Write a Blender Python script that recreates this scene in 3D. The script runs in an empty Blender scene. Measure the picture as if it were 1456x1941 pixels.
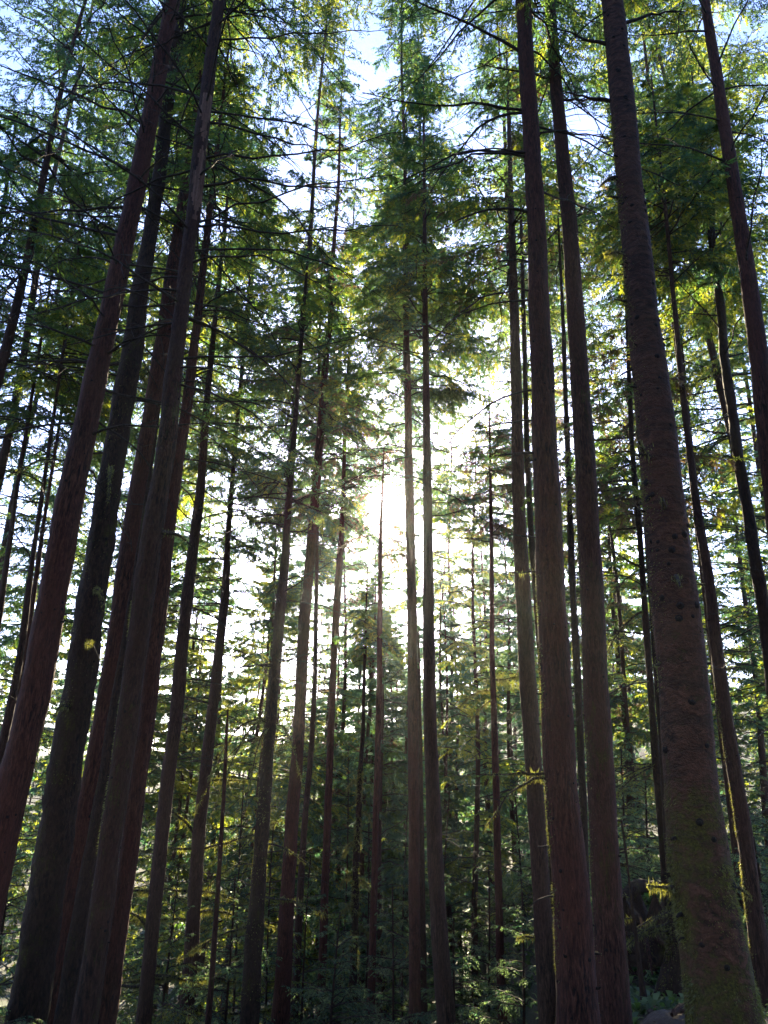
import bpy, math
import numpy as np
from mathutils import Matrix, Vector

# ---------------------------------------------------------------- camera, sky, sun, exposure
sc = bpy.context.scene
EYE = np.array([0.0, 0.0, 1.6])
PITCH, ROLL = math.radians(20.0), math.radians(1.3)
FPX = 1458.0                                   # focal length in photo pixels (1456 x 1941)
fwd = np.array([0, math.cos(PITCH), math.sin(PITCH)])
up0 = np.array([0, -math.sin(PITCH), math.cos(PITCH)])
rt0 = np.array([1.0, 0, 0])
right = rt0 * math.cos(ROLL) + up0 * math.sin(ROLL)
upv = up0 * math.cos(ROLL) - rt0 * math.sin(ROLL)
cam_d = bpy.data.cameras.new("camera")
cam = bpy.data.objects.new("camera", cam_d)
sc.collection.objects.link(cam)
M = Matrix.Identity(4)
for i in range(3):
    M[i][0], M[i][1], M[i][2], M[i][3] = right[i], upv[i], -fwd[i], EYE[i]
cam.matrix_world = M
cam_d.sensor_fit = 'VERTICAL'
cam_d.sensor_height = 24.0
cam_d.lens = FPX / 1941.0 * 24.0
cam_d.clip_end = 5000
cam_d.clip_start = 0.05
sc.camera = cam

def ray(px, py):
    d = fwd + right * ((px - 728) / FPX) + upv * ((970.5 - py) / FPX)
    return d
SUNDIR = ray(738, 960); SUNDIR = SUNDIR / np.linalg.norm(SUNDIR)
sun_el = math.asin(SUNDIR[2]); sun_az = math.atan2(SUNDIR[0], SUNDIR[1])

world = bpy.data.worlds.new("World"); sc.world = world; world.use_nodes = True
nt = world.node_tree; nt.nodes.clear()
sky = nt.nodes.new('ShaderNodeTexSky'); sky.sky_type = 'NISHITA'; sky.sun_disc = False
sky.sun_elevation = sun_el; sky.sun_rotation = sun_az
sky.air_density = 1.0; sky.dust_density = 0.4; sky.ozone_density = 4.2
bg = nt.nodes.new('ShaderNodeBackground'); bg.inputs[1].default_value = 0.085
wo = nt.nodes.new('ShaderNodeOutputWorld')
tint = nt.nodes.new('ShaderNodeMix'); tint.data_type = 'RGBA'; tint.blend_type = 'MULTIPLY'; tint.inputs[0].default_value = 1.0
tint.inputs[7].default_value = (1.12, .96, 1.10, 1)      # the evening-ward violet cast of this sky
nt.links.new(sky.outputs[0], tint.inputs[6]); nt.links.new(tint.outputs[2], bg.inputs[0]); nt.links.new(bg.outputs[0], wo.inputs[0])

sl = bpy.data.lights.new("sun", 'SUN'); sl.energy = 5.0; sl.angle = math.radians(0.5); sl.color = (1.0, 0.84, 0.56)
so = bpy.data.objects.new("sun", sl); sc.collection.objects.link(so)
so.rotation_euler = Vector(SUNDIR.tolist()).to_track_quat('Z', 'Y').to_euler()
so.location = (0, 0, 60)

sc.view_settings.view_transform = 'Standard'; sc.view_settings.look = 'None'
sc.view_settings.exposure = 3.0; sc.view_settings.gamma = 1.0
try:
    sc.cycles.use_denoising = True
    sc.cycles.max_bounces = 5; sc.cycles.diffuse_bounces = 3; sc.cycles.transmission_bounces = 3
    sc.cycles.volume_bounces = 0; sc.cycles.transparent_max_bounces = 4
    sc.cycles.caustics_reflective = False; sc.cycles.caustics_refractive = False
except Exception:
    pass
rng = np.random.default_rng(7)
COL = sc.collection
HAZE = 0.00016

# ---------------------------------------------------------------- projections and terrain
def at(px, py, D):
    """pixel of the photo -> point on the vertical plane y = D"""
    d = ray(px, py)
    return EYE + d * (D / d[1])
def project(p):
    q = np.asarray(p) - EYE
    z = q @ fwd
    z = np.where(np.abs(z) < .05, .05, z)
    return 728 + FPX * (q @ right) / z, 970.5 - FPX * (q @ upv) / z, z
def sstep(a, b, x):
    t = np.clip((x - a) / (b - a), 0, 1); return t * t * (3 - 2 * t)
def ground(x, y):
    x = np.asarray(x, float); y = np.asarray(y, float)
    r = np.clip(y, 0, None)
    steep = -0.30 * np.clip(r - 2.5, 0, 70)                       # falls away in front
    gentle = -0.125 * np.clip(r - 1.0, 0, 17) + 0.16 * np.clip(r - 17.2, 0, 8) - .16 * np.clip(r - 30, 0, 60)
    k = sstep(1.7, 3.6, x - 0.06 * r)
    z = steep * (1 - k) + gentle * k
    far = sstep(95, 330, r)
    z = z + far * (34 + 20 * sstep(-120, 160, x)) + sstep(330, 800, r) * 20
    z = z + 0.12 * np.sin(x * 0.9 + 1.3) * np.cos(y * 0.7) + 0.05 * np.sin(x * 2.7 + y * 2.1) + 0.5 * np.sin(x * .11) * np.sin(y * .09) * sstep(15, 40, r)
    bank = np.exp(-((x - 7.0) / 2.2) ** 2 - ((y - 19.5) / 2.0) ** 2)
    return z + 1.1 * bank

# ---------------------------------------------------------------- mesh builder
class G:
    def __init__(s): s.v = []; s.f = []; s.n = 0
    def add(s, v, f, mat=0):
        v = np.asarray(v, np.float32).reshape(-1, 3); f = np.asarray(f, np.int64)
        if len(f) == 0: return
        s.v.append(v); s.f.append((f + s.n, mat)); s.n += len(v)
    def build(s, name, mats, parent=None, off=(0, 0, 0), smooth=True):
        me = bpy.data.meshes.new(name)
        if s.n:
            V = np.concatenate(s.v) - np.asarray(off, np.float32)
            me.vertices.add(len(V)); me.vertices.foreach_set('co', V.astype(np.float32).ravel())
            loops = np.concatenate([f.ravel() for f, m in s.f])
            sizes = np.concatenate([np.full(len(f), f.shape[1]) for f, m in s.f])
            mi = np.concatenate([np.full(len(f), m) for f, m in s.f])
            me.loops.add(len(loops)); me.loops.foreach_set('vertex_index', loops.astype(np.int32))
            me.polygons.add(len(sizes))
            me.polygons.foreach_set('loop_start', np.concatenate([[0], np.cumsum(sizes)[:-1]]).astype(np.int32))
            me.polygons.foreach_set('material_index', mi.astype(np.int32))
            me.polygons.foreach_set('use_smooth', np.full(len(sizes), smooth))
            me.update(calc_edges=True)
        for m in mats: me.materials.append(m)
        o = bpy.data.objects.new(name, me); COL.objects.link(o)
        if parent is not None: o.parent = parent
        return o

def unit(a):
    return a / np.maximum(np.linalg.norm(a, axis=-1, keepdims=True), 1e-9)
def tubes(g, P, R, sides=4, mat=0, cap=False):
    """P (N,K,3) polylines, R (N,K) radii"""
    P = np.asarray(P, float); R = np.asarray(R, float)
    N, K, _ = P.shape
    if N == 0: return
    T = unit(np.gradient(P, axis=1))
    ref = np.where(np.abs(T[:, :1, 2:3]) > 0.8, np.array([[[1.0, 0, 0]]]), np.array([[[0, 0, 1.0]]]))
    A = unit(np.cross(T, np.broadcast_to(ref, T.shape))); B = np.cross(T, A)
    th = np.arange(sides) * 2 * math.pi / sides
    V = P[:, :, None] + R[:, :, None, None] * (np.cos(th)[None, None, :, None] * A[:, :, None] + np.sin(th)[None, None, :, None] * B[:, :, None])
    idx = np.arange(N * K * sides).reshape(N, K, sides)
    a = idx[:, :-1, :]; b = np.roll(a, -1, 2); c = idx[:, 1:, :]; d = np.roll(c, -1, 2)
    F = np.stack([a, b, d, c], -1).reshape(-1, 4)
    g.add(V, F, mat)
    if cap:
        n = N
        tip = P[:, -1] + T[:, -1] * R[:, -1:] * .6
        V2 = np.concatenate([V[:, -1].reshape(-1, 3), tip]); e = np.arange(n * sides).reshape(n, sides)
        F2 = np.stack([e, np.roll(e, -1, 1), np.repeat((n * sides + np.arange(n))[:, None], sides, 1)], -1).reshape(-1, 3)
        g.add(V2, F2, mat)

# ---------------------------------------------------------------- materials
def newmat(name):
    m = bpy.data.materials.new(name); m.use_nodes = True
    nt = m.node_tree; nt.nodes.clear()
    o = nt.nodes.new('ShaderNodeOutputMaterial'); return m, nt, o
def node(nt, t, **k):
    n = nt.nodes.new(t)
    for a, b in k.items(): setattr(n, a, b)
    return n
def ramp(nt, fac, stops):
    r = node(nt, 'ShaderNodeValToRGB')
    while len(r.color_ramp.elements) < len(stops): r.color_ramp.elements.new(0.5)
    for e, (p, c) in zip(r.color_ramp.elements, stops): e.position = p; e.color = (*c, 1)
    nt.links.new(fac, r.inputs[0]); return r.outputs[0]
def noise(nt, vec, scale, detail=4, rough=.6, dist=0):
    n = node(nt, 'ShaderNodeTexNoise'); n.inputs['Scale'].default_value = scale
    n.inputs['Detail'].default_value = detail; n.inputs['Roughness'].default_value = rough; n.inputs['Distortion'].default_value = dist
    nt.links.new(vec, n.inputs['Vector']); return n.outputs[0]
def mapping(nt, vec, s):
    m = node(nt, 'ShaderNodeMapping'); m.inputs['Scale'].default_value = s; nt.links.new(vec, m.inputs[0]); return m.outputs[0]
def mix(nt, f, a, b):
    m = node(nt, 'ShaderNodeMix', data_type='RGBA')
    if isinstance(f, (int, float)): m.inputs[0].default_value = f
    else: nt.links.new(f, m.inputs[0])
    for i, x in ((6, a), (7, b)):
        if isinstance(x, tuple): m.inputs[i].default_value = (*x, 1)
        else: nt.links.new(x, m.inputs[i])
    return m.outputs[2]
def math_n(nt, op, a, b):
    m = node(nt, 'ShaderNodeMath', operation=op)
    for i, x in ((0, a), (1, b)):
        if isinstance(x, (int, float)): m.inputs[i].default_value = x
        else: nt.links.new(x, m.inputs[i])
    return m.outputs[0]

def bark(name, dark, mid, light, stretch=(16, 16, 2.0), moss=0.0, moss_h=6.0, bump=.9, ring=False):
    m, nt, out = newmat(name)
    tc = node(nt, 'ShaderNodeTexCoord').outputs['Object']
    fis = noise(nt, mapping(nt, tc, stretch), 1.0, 5, .65, .6)
    fine = noise(nt, mapping(nt, tc, (55, 55, 16 if not ring else 60)), 1.0, 3, .6)
    big = noise(nt, mapping(nt, tc, (1.6, 1.6, .7)), 1.0, 3, .6)
    c = ramp(nt, fis, [(.39, dark), (.50, mid), (.64, light)])
    c = mix(nt, ramp(nt, big, [(.35, (0, 0, 0)), (.7, (1, 1, 1))]), c, tuple(x * 1.25 for x in mid))
    c = mix(nt, ramp(nt, fine, [(.45, (0, 0, 0)), (.75, (.55, .55, .55))]), c, tuple(x * .5 for x in dark))
    lich = noise(nt, mapping(nt, tc, (9, 9, 5)), 1.0, 5, .75)
    c = mix(nt, ramp(nt, lich, [(.66, (0, 0, 0)), (.74, (.6, .6, .6))]), c, tuple(min(1, x * 2.0) for x in light))
    if ring:
        bands = noise(nt, mapping(nt, tc, (1.5, 1.5, 7)), 1.0, 5, .7, .8)
        c = mix(nt, ramp(nt, bands, [(.50, (0, 0, 0)), (.62, (.6, .6, .6))]), c, (.014, .007, .005))
    if moss > 0:
        sep = node(nt, 'ShaderNodeSeparateXYZ'); nt.links.new(tc, sep.inputs[0])
        hz = math_n(nt, 'SUBTRACT', 1.0, math_n(nt, 'DIVIDE', sep.outputs[2], moss_h))
        mn = noise(nt, mapping(nt, tc, (1.3, 1.3, .8)), 1.0, 6, .7, .4)
        f = math_n(nt, 'ADD', mn, math_n(nt, 'MULTIPLY', hz, moss))
        mf = ramp(nt, math_n(nt, 'ADD', f, math_n(nt, 'MULTIPLY', math_n(nt, 'SUBTRACT', fis, .5), -.5)), [(.58, (0, 0, 0)), (.70, (.85, .85, .85))])
        mc = ramp(nt, noise(nt, tc, 40, 3), [(.3, (.012, .011, .0015)), (.7, (.095, .082, .009))])
        c = mix(nt, mf, c, mc)
    b = node(nt, 'ShaderNodeBsdfPrincipled'); b.inputs['Roughness'].default_value = .85
    b.inputs['Specular IOR Level'].default_value = .25
    nt.links.new(c, b.inputs['Base Color'])
    h = math_n(nt, 'ADD', fis, math_n(nt, 'MULTIPLY', fine, .35))
    bp = node(nt, 'ShaderNodeBump'); bp.inputs['Strength'].default_value = bump; bp.inputs['Distance'].default_value = .05
    nt.links.new(h, bp.inputs['Height']); nt.links.new(bp.outputs[0], b.inputs['Normal'])
    nt.links.new(b.outputs[0], out.inputs[0]); return m

def leaf(name, c1, c2, tr, trans=.5):
    m, nt, out = newmat(name)
    geo = node(nt, 'ShaderNodeNewGeometry')
    n1 = noise(nt, geo.outputs['Position'], .55, 3, .6)
    f = math_n(nt, 'ADD', math_n(nt, 'MULTIPLY', n1, 1.0), math_n(nt, 'MULTIPLY', geo.outputs['Random Per Island'], .35))
    c = ramp(nt, f, [(.45, c1), (.95, c2)])
    t = mix(nt, ramp(nt, f, [(.45, (0, 0, 0)), (.95, (1, 1, 1))]), tuple(x * .55 for x in tr), tr)
    d = node(nt, 'ShaderNodeBsdfDiffuse'); nt.links.new(c, d.inputs[0])
    tl = node(nt, 'ShaderNodeBsdfTranslucent'); nt.links.new(t, tl.inputs[0])
    gl = node(nt, 'ShaderNodeBsdfGlossy'); gl.inputs['Roughness'].default_value = .5; gl.inputs[0].default_value = (.8, .85, .8, 1)
    x = node(nt, 'ShaderNodeMixShader'); x.inputs[0].default_value = trans
    nt.links.new(d.outputs[0], x.inputs[1]); nt.links.new(tl.outputs[0], x.inputs[2])
    y = node(nt, 'ShaderNodeMixShader'); y.inputs[0].default_value = .05
    nt.links.new(x.outputs[0], y.inputs[1]); nt.links.new(gl.outputs[0], y.inputs[2])
    nt.links.new(y.outputs[0], out.inputs[0]); return m

M_red = bark('red_brown_bark', (0.0064, 0.0022, 0.0013), (0.0576, 0.0170, 0.0092), (0.1080, 0.0385, 0.0224), stretch=(26, 26, 4.5))
M_dred = bark('dark_red_bark', (0.0048, 0.0019, 0.0013), (0.0352, 0.0133, 0.0066), (0.0704, 0.0318, 0.0172), moss=.05, moss_h=9, stretch=(24, 24, 6))
M_redm = bark('mossy_red_bark', (0.0064, 0.0022, 0.0013), (0.0496, 0.0163, 0.0092), (0.0944, 0.0385, 0.0238), moss=.05, moss_h=9, stretch=(30, 30, 6))
M_grey = bark('grey_brown_bark', (0.0072, 0.0030, 0.0017), (0.0480, 0.0207, 0.0119), (0.0960, 0.0474, 0.0297), stretch=(30, 30, 5))
M_dark = bark('dark_mossy_bark', (0.0048, 0.0022, 0.0013), (0.0272, 0.0126, 0.0066), (0.0560, 0.0296, 0.0145), stretch=(20, 20, 7), moss=.02, moss_h=12)
M_ring = bark('ringed_spruce_bark', (0.0080, 0.0033, 0.0020), (0.0592, 0.0229, 0.0119), (0.1160, 0.0503, 0.0290), stretch=(9, 9, 14), moss=.27, moss_h=4.0, bump=1.0, ring=True)
M_knot = bark('dark_knot_bark', (.004, .002, .002), (.009, .005, .004), (.018, .011, .008))
M_peel = bark('peeled_pale_wood', (.06, .028, .018), (.14, .07, .045), (.24, .135, .09), stretch=(22, 22, 1.0))
M_twig = bark('dead_twig_bark', (.012, .009, .007), (.035, .024, .018), (.075, .055, .042), bump=.2)
L_deep = leaf('deep_green_needles', (.018, .045, .018), (.060, .100, .022), (.20, .36, .05), .5)
L_teal = leaf('blue_green_needles', (.020, .055, .040), (.050, .105, .050), (.12, .28, .12), .48)
L_yel = leaf('yellow_green_needles', (.050, .070, .012), (.12, .135, .020), (.50, .56, .045), .6)
L_brn = leaf('brown_dry_needles', (.06, .040, .022), (.13, .085, .040), (.32, .21, .09), .45)
L_moss = leaf('hanging_moss', (.045, .050, .008), (.12, .12, .02), (.34, .34, .05), .5)
L_fern = leaf('understory_leaves', (.030, .075, .045), (.11, .16, .055), (.30, .46, .15), .5)

m_floor, nt_, o_ = newmat('forest_floor')
tc_ = node(nt_, 'ShaderNodeNewGeometry').outputs['Position']
c_ = ramp(nt_, noise(nt_, tc_, 6, 6, .7), [(.3, (.015, .010, .008)), (.55, (.042, .030, .020)), (.75, (.08, .06, .045))])
g_ = ramp(nt_, noise(nt_, tc_, .6, 5, .7), [(.42, (0, 0, 0)), (.58, (1, 1, 1))])
c_ = mix(nt_, g_, c_, (.022, .042, .016))
b_ = node(nt_, 'ShaderNodeBsdfPrincipled'); b_.inputs['Roughness'].default_value = .95
bp_ = node(nt_, 'ShaderNodeBump'); bp_.inputs['Distance'].default_value = .06
nt_.links.new(noise(nt_, tc_, 18, 6, .7), bp_.inputs['Height']); nt_.links.new(bp_.outputs[0], b_.inputs['Normal'])
nt_.links.new(c_, b_.inputs['Base Color']); nt_.links.new(b_.outputs[0], o_.inputs[0])

m_path, nt_, o_ = newmat('trail_dirt')
tc_ = node(nt_, 'ShaderNodeNewGeometry').outputs['Position']
c_ = ramp(nt_, noise(nt_, tc_, 14, 7, .75), [(.3, (.045, .030, .024)), (.6, (.12, .088, .07)), (.8, (.20, .16, .13))])
b_ = node(nt_, 'ShaderNodeBsdfPrincipled'); b_.inputs['Roughness'].default_value = .95
bp_ = node(nt_, 'ShaderNodeBump'); bp_.inputs['Distance'].default_value = .03
nt_.links.new(noise(nt_, tc_, 40, 5, .7), bp_.inputs['Height']); nt_.links.new(bp_.outputs[0], b_.inputs['Normal'])
nt_.links.new(c_, b_.inputs['Base Color']); nt_.links.new(b_.outputs[0], o_.inputs[0])

# ---------------------------------------------------------------- terrain
def grid(xs, ys, zf, off=0):
    X, Y = np.meshgrid(xs, ys); Z = zf(X, Y) + off
    V = np.stack([X, Y, Z], -1).reshape(-1, 3); nx, ny = len(xs), len(ys)
    i = np.arange(nx * ny).reshape(ny, nx)
    F = np.stack([i[:-1, :-1], i[:-1, 1:], i[1:, 1:], i[1:, :-1]], -1).reshape(-1, 4)
    return V, F
g = G()
s_ = np.linspace(-1, 1, 221); ax = np.sign(s_) * (np.abs(s_) ** 2.6) * 1200 + s_ * 30
t_ = np.linspace(-1, 1, 261); ay = np.sign(t_) * (np.abs(t_) ** 2.6) * 1400 + t_ * 40
g.add(*grid(ax, ay, ground))
gr = g.build('ground', [m_floor]); gr['kind'] = 'structure'
g = G()
tt = np.linspace(0, 1, 60); cx = 2.2 + 12 * tt; cy = 11.2 + 4.2 * tt ** .8 + .2 * np.sin(tt * 6)
ww = np.linspace(-1, 1, 9)
X = cx[:, None] - ww[None] * .25; Y = cy[:, None] + ww[None] * .95 + .05 * np.sin(cx[:, None] * 5)
V = np.stack([X, Y, ground(X, Y) + .03 + 0 * X], -1).reshape(-1, 3); i = np.arange(60 * 9).reshape(60, 9)
g.add(V, np.stack([i[:-1, :-1], i[:-1, 1:], i[1:, 1:], i[1:, :-1]], -1).reshape(-1, 4))
pa = g.build('path', [m_path]); pa['kind'] = 'structure'

# ---------------------------------------------------------------- sky holes seen between the crowns
GAPS = [(55, 545, 70, 45, 1), (736, 955, 46, 50, 1), (1100, 235, 55, 45, 1), (905, 245, 70, 55, .75), (640, 380, 75, 70, .75),
        (485, 95, 50, 45, .75), (400, 425, 70, 40, .9), (730, 745, 45, 45, .6), (880, 860, 45, 80, .4),
        (470, 1190, 80, 70, .35), (430, 1010, 60, 50, .4), (560, 1290, 45, 80, .8), (850, 85, 50, 45, .75),
        (1022, 20, 20, 40, .7), (15, 400, 40, 60, .6), (660, 640, 60, 60, .5), 
        (280, 420, 30, 60, .6), (330, 20, 40, 50, .4), (1440, 860, 30, 60, .5), (520, 560, 70, 50, .3)]
GA = np.array(GAPS)
SU = np.cross(SUNDIR, [0, 0, 1.0]); SU /= np.linalg.norm(SU); SV = np.cross(SU, SUNDIR)
LANES = []
for _px, _py, _D, _ru, _rv in [(1025, 1480, 11.5, .4, 2.2), (1252, 1400, 9.2, .4, 1.5), (1170, 420, 9.2, .4, 1.2), (1125, 1650, 13, .35, 2.0), (1398, 1650, 15.5, .4, 2.0),
                               (450, 1500, 26, 2.2, 1.5), (400, 1730, 24, 2.2, 1.2), (860, 1500, 28, 1.2, 1.2), (965, 1780, 22, 1.2, .8), (1310, 700, 18, 1.2, 1.2), (560, 110, 22, 2.4, 2.4), (150, 1210, 15.5, .9, .7), (1420, 350, 24, 1.6, 2.5)]:
    _q = at(_px, _py, _D) - EYE; LANES.append((float(_q @ SU), float(_q @ SV), float(_q @ SUNDIR), _ru, _rv))
def keep(p, r=None):
    px, py, z = project(p)
    d = ((px[..., None] - GA[:, 0]) / GA[:, 2]) ** 2 + ((py[..., None] - GA[:, 1]) / GA[:, 3]) ** 2
    k = np.prod(1 - GA[:, 4] * np.clip(1.6 - d * 1.1, 0, 1), -1)
    # open lanes in the canopy through which low sun reaches trunks and sprays
    q = p - EYE; a = q @ SU; b = q @ SV; s = q @ SUNDIR
    for ta, tb, ts, ru, rv in LANES:
        e = ((a - ta) / ru) ** 2 + ((b - tb) / rv) ** 2
        k = k * np.where((s > ts + .4) & (e < 1.3), .06, 1.0)
    return k

# ---------------------------------------------------------------- crowns
def axis_fn(zs, pts):
    zs = np.asarray(zs); pts = np.asarray(pts)
    return lambda z: np.stack([np.interp(z, zs, pts[:, 0]), np.interp(z, zs, pts[:, 1]), z], -1)
def crown(g, axis, z0, z1, R, rad_fn, r, nb=60, leafn=26, leafL=.13, leafW=.035, twigs=18, kinds=(1, 1, 1, 2), bare=.25,
          up=.15, droop=.5, cull=True, shape=.7, base_frac=.45, thin=1.0, wispy=.5):
    """branches with flat drooping needle sprays; material 0 is wood, 1.. are needles"""
    t = np.sort(r.random(nb)) ** .9
    z = z0 + (z1 - z0) * t ** 1.15
    prof = np.where(t < .2, base_frac + (1 - base_frac) * t / .2, 1 - ((t - .2) / .8) ** (1 / shape) * .93)
    L = R * prof * r.uniform(.6, 1.1, nb)
    az = r.random(nb) * 2 * math.pi
    K = 8; s = np.linspace(0, 1, K)
    el = up * (1 - .3 * (1 - t)) + r.normal(0, .12, nb) + .5 * t ** 3
    dr = droop * r.uniform(.5, 1.4, nb) * (1 - .6 * t)
    out = np.stack([np.cos(az), np.sin(az)], -1)
    bend = r.normal(0, .15, (nb, 1))
    hx = s[None] * L[:, None]
    P = np.empty((nb, K, 3)); C = axis(z)
    perp = np.stack([-out[:, 1], out[:, 0]], -1)
    wob = bend * s[None] ** 2 * L[:, None]
    P[..., :2] = C[:, None, :2] + out[:, None] * hx[..., None] + perp[:, None] * wob[..., None]
    P[..., 2] = z[:, None] + hx * np.tan(el)[:, None] - dr[:, None] * hx ** 2 / np.maximum(L[:, None], .3) * .6
    P[:, 1:-1] += r.normal(0, .015, (nb, K - 2, 3)) * L[:, None, None]
    br = np.clip(.010 + .0075 * L, .008, .05)
    px, py, zz = project(P[:, K // 2])
    tubes(g, P, br[:, None] * (1 - .85 * s[None]), 4, 0)
    # twigs
    n = twigs
    tp = np.clip(bare + (1 - bare) * (np.arange(n)[None] + r.random((nb, n))) / n, 0, 1)
    f = tp * (K - 1); i0 = np.clip(f.astype(int), 0, K - 2); fr = (f - i0)[..., None]
    ii = np.arange(nb)[:, None]
    base = P[ii, i0] * (1 - fr) + P[ii, i0 + 1] * fr
    tan = unit(P[ii, i0 + 1] - P[ii, i0])
    side = np.where(np.arange(n)[None] % 2 == 0, 1, -1) * np.ones((nb, 1))
    hor = np.stack([-tan[..., 1], tan[..., 0], 0 * tan[..., 0]], -1); hor = unit(hor)
    d = unit(tan * r.uniform(.35, .9, (nb, n, 1)) + hor * side[..., None] * r.uniform(.5, 1.0, (nb, n, 1)) + r.normal(0, .16, (nb, n, 3)) - np.array([0, 0, .12]))
    tl = (0.10 + .34 * (1 - np.abs(tp - .45) * 1.5).clip(.25, 1)) * np.minimum(L, 3.2)[:, None] * r.uniform(.55, 1.15, (nb, n))
    base = base.reshape(-1, 3); d = d.reshape(-1, 3); tl = tl.reshape(-1)
    mid = base + d * tl[:, None] * .6
    kk = thin * np.repeat(np.clip(L / 1.3, .15, 1), n)
    if cull: kk = kk * keep(mid)
    sel = r.random(len(base)) < kk
    base, d, tl = base[sel], d[sel], tl[sel]
    if len(base) == 0: return
    # coarser outside the frame
    px, py, zz = project(base)
    off = (py < -120) | (px < -150) | (px > 1606) | (zz < 0)
    for grp, fac in ((~off, 1.0), (off, 2.6)):
        B, D_, T_ = base[grp], d[grp], tl[grp]
        if len(B) == 0: continue
        S = np.linspace(0, 1, 4)
        TP = B[:, None] + D_[:, None] * (T_[:, None] * S[None])[..., None]
        TP[..., 2] -= (T_[:, None] * S[None] ** 2) * r.uniform(.1, .5, (len(B), 1))
        if fac == 1.0: tubes(g, TP, np.full((len(B), 4), 1) * np.array([.0055, .004, .003, .0015]) * (1 + leafL * 3), 3, 0)
        m = max(3, int(leafn / fac ** 1.6)); lL, lW = leafL * fac, leafW * fac
        u = (np.arange(m)[None] + r.random((len(B), m))) / m
        fu = u * 3; j0 = np.clip(fu.astype(int), 0, 2); fw = (fu - j0)[..., None]; jj = np.arange(len(B))[:, None]
        Q = TP[jj, j0] * (1 - fw) + TP[jj, j0 + 1] * fw
        tt = unit(TP[jj, j0 + 1] - TP[jj, j0])
        hh = unit(np.stack([-tt[..., 1], tt[..., 0], 0 * tt[..., 0]], -1) + 1e-6)
        sd = np.where(np.arange(m) % 2 == 0, 1, -1)[None, :, None]
        ld = unit(tt * r.uniform(.2, 1.0, (len(B), m, 1)) + hh * sd * r.uniform(.3, 1, (len(B), m, 1)) + r.normal(0, .30, (len(B), m, 3)) - np.array([0, 0, wispy * .6]))
        ll = lL * r.uniform(.5, 1.3, (len(B), m, 1)) * (1.15 - .5 * u[..., None]) * np.clip(.4 + T_[:, None, None] * 1.1, .45, 1)
        nrm = unit(np.cross(ld, r.normal(0, 1, (len(B), m, 3)) * .5 + np.array([0, 0, 1.0])))
        w = nrm * lW * r.uniform(.6, 1.3, (len(B), m, 1)) * .5 * np.clip(.4 + T_[:, None, None] * 1.1, .45, 1)
        A0 = Q; A1 = Q + ld * ll * .45 + w; A2 = Q + ld * ll; A3 = Q + ld * ll * .45 - w
        kd = r.choice(kinds, len(B))
        for kv in set(kinds):
            q = kd == kv
            if not q.any(): continue
            VV = np.stack([A0[q], A1[q], A2[q], A3[q]], 2).reshape(-1, 3)
            g.add(VV, np.arange(len(VV)).reshape(-1, 4), kv)
LEAFMATS = [M_twig, L_deep, L_teal, L_yel, L_brn, L_moss, L_fern]

def dead_branch_geo(g, start, az, L, el, dr, rad, r, moss=0, twigs=8, K=10, ms=1.0):
    s = np.linspace(0, 1, K); out = np.array([math.cos(az), math.sin(az)])
    P = np.empty((1, K, 3)); bend = r.normal(0, .15)
    perp = np.array([-out[1], out[0]])
    P[0, :, :2] = start[:2] + out * (s * L)[:, None] + perp * (bend * s ** 2 * L)[:, None]
    P[0, :, 2] = start[2] + s * L * math.tan(el) - dr * L * s ** 2
    P[0, 1:] += np.cumsum(r.normal(0, .012 * L, (K - 1, 3)), 0)
    tubes(g, P, (rad * (1 - .85 * s) + .003)[None], 6, 0, cap=True)
    if twigs:
        u = r.uniform(.25, .98, twigs); f = u * (K - 1); i0 = np.clip(f.astype(int), 0, K - 2); fr = (f - i0)[:, None]
        b = P[0, i0] * (1 - fr) + P[0, i0 + 1] * fr
        t = unit(P[0, i0 + 1] - P[0, i0]); d = unit(t * .8 + r.normal(0, .5, (twigs, 3)))
        l = L * r.uniform(.12, .38, twigs) * (1.1 - u)  + .08
        S = np.linspace(0, 1, 5)
        TP = b[:, None] + d[:, None] * (l[:, None] * S)[..., None]; TP[..., 2] -= l[:, None] * S ** 2 * r.uniform(0, .5, (twigs, 1))
        TP[:, 1:] += r.normal(0, .02, (twigs, 4, 3)) * l[:, None, None]
        tubes(g, TP, rad * .35 * (1 - .8 * S)[None] * np.ones((twigs, 1)) + .002, 3, 0)
    if moss:
        n = int(moss * L * 420)
        u = r.random(n); f = u * (K - 1); i0 = np.clip(f.astype(int), 0, K - 2); fr = (f - i0)[:, None]
        q = P[0, i0] * (1 - fr) + P[0, i0 + 1] * fr + r.normal(0, 1, (n, 3)) * (rad * .8 * (1 - .6 * u[:, None]) + .004)
        clump = .35 + .65 * (np.sin(u * 21 + r.random() * 6) > -.2)
        l = r.uniform(.02, .11, n) * clump * ms; d = unit(r.normal(0, .35, (n, 3)) + np.array([0, 0, -1.0]) * r.choice([1, 1, 1, -.4], n)[:, None])
        w = unit(np.cross(d, r.normal(0, 1, (n, 3)))) * r.uniform(.003, .009, (n, 1)) * ms
        VV = np.stack([q - w, q + w, q + d * l[:, None] + w * .3], 1).reshape(-1, 3)
        g.add(VV, np.arange(n * 3).reshape(-1, 3), 1)
    return P[0]

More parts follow.
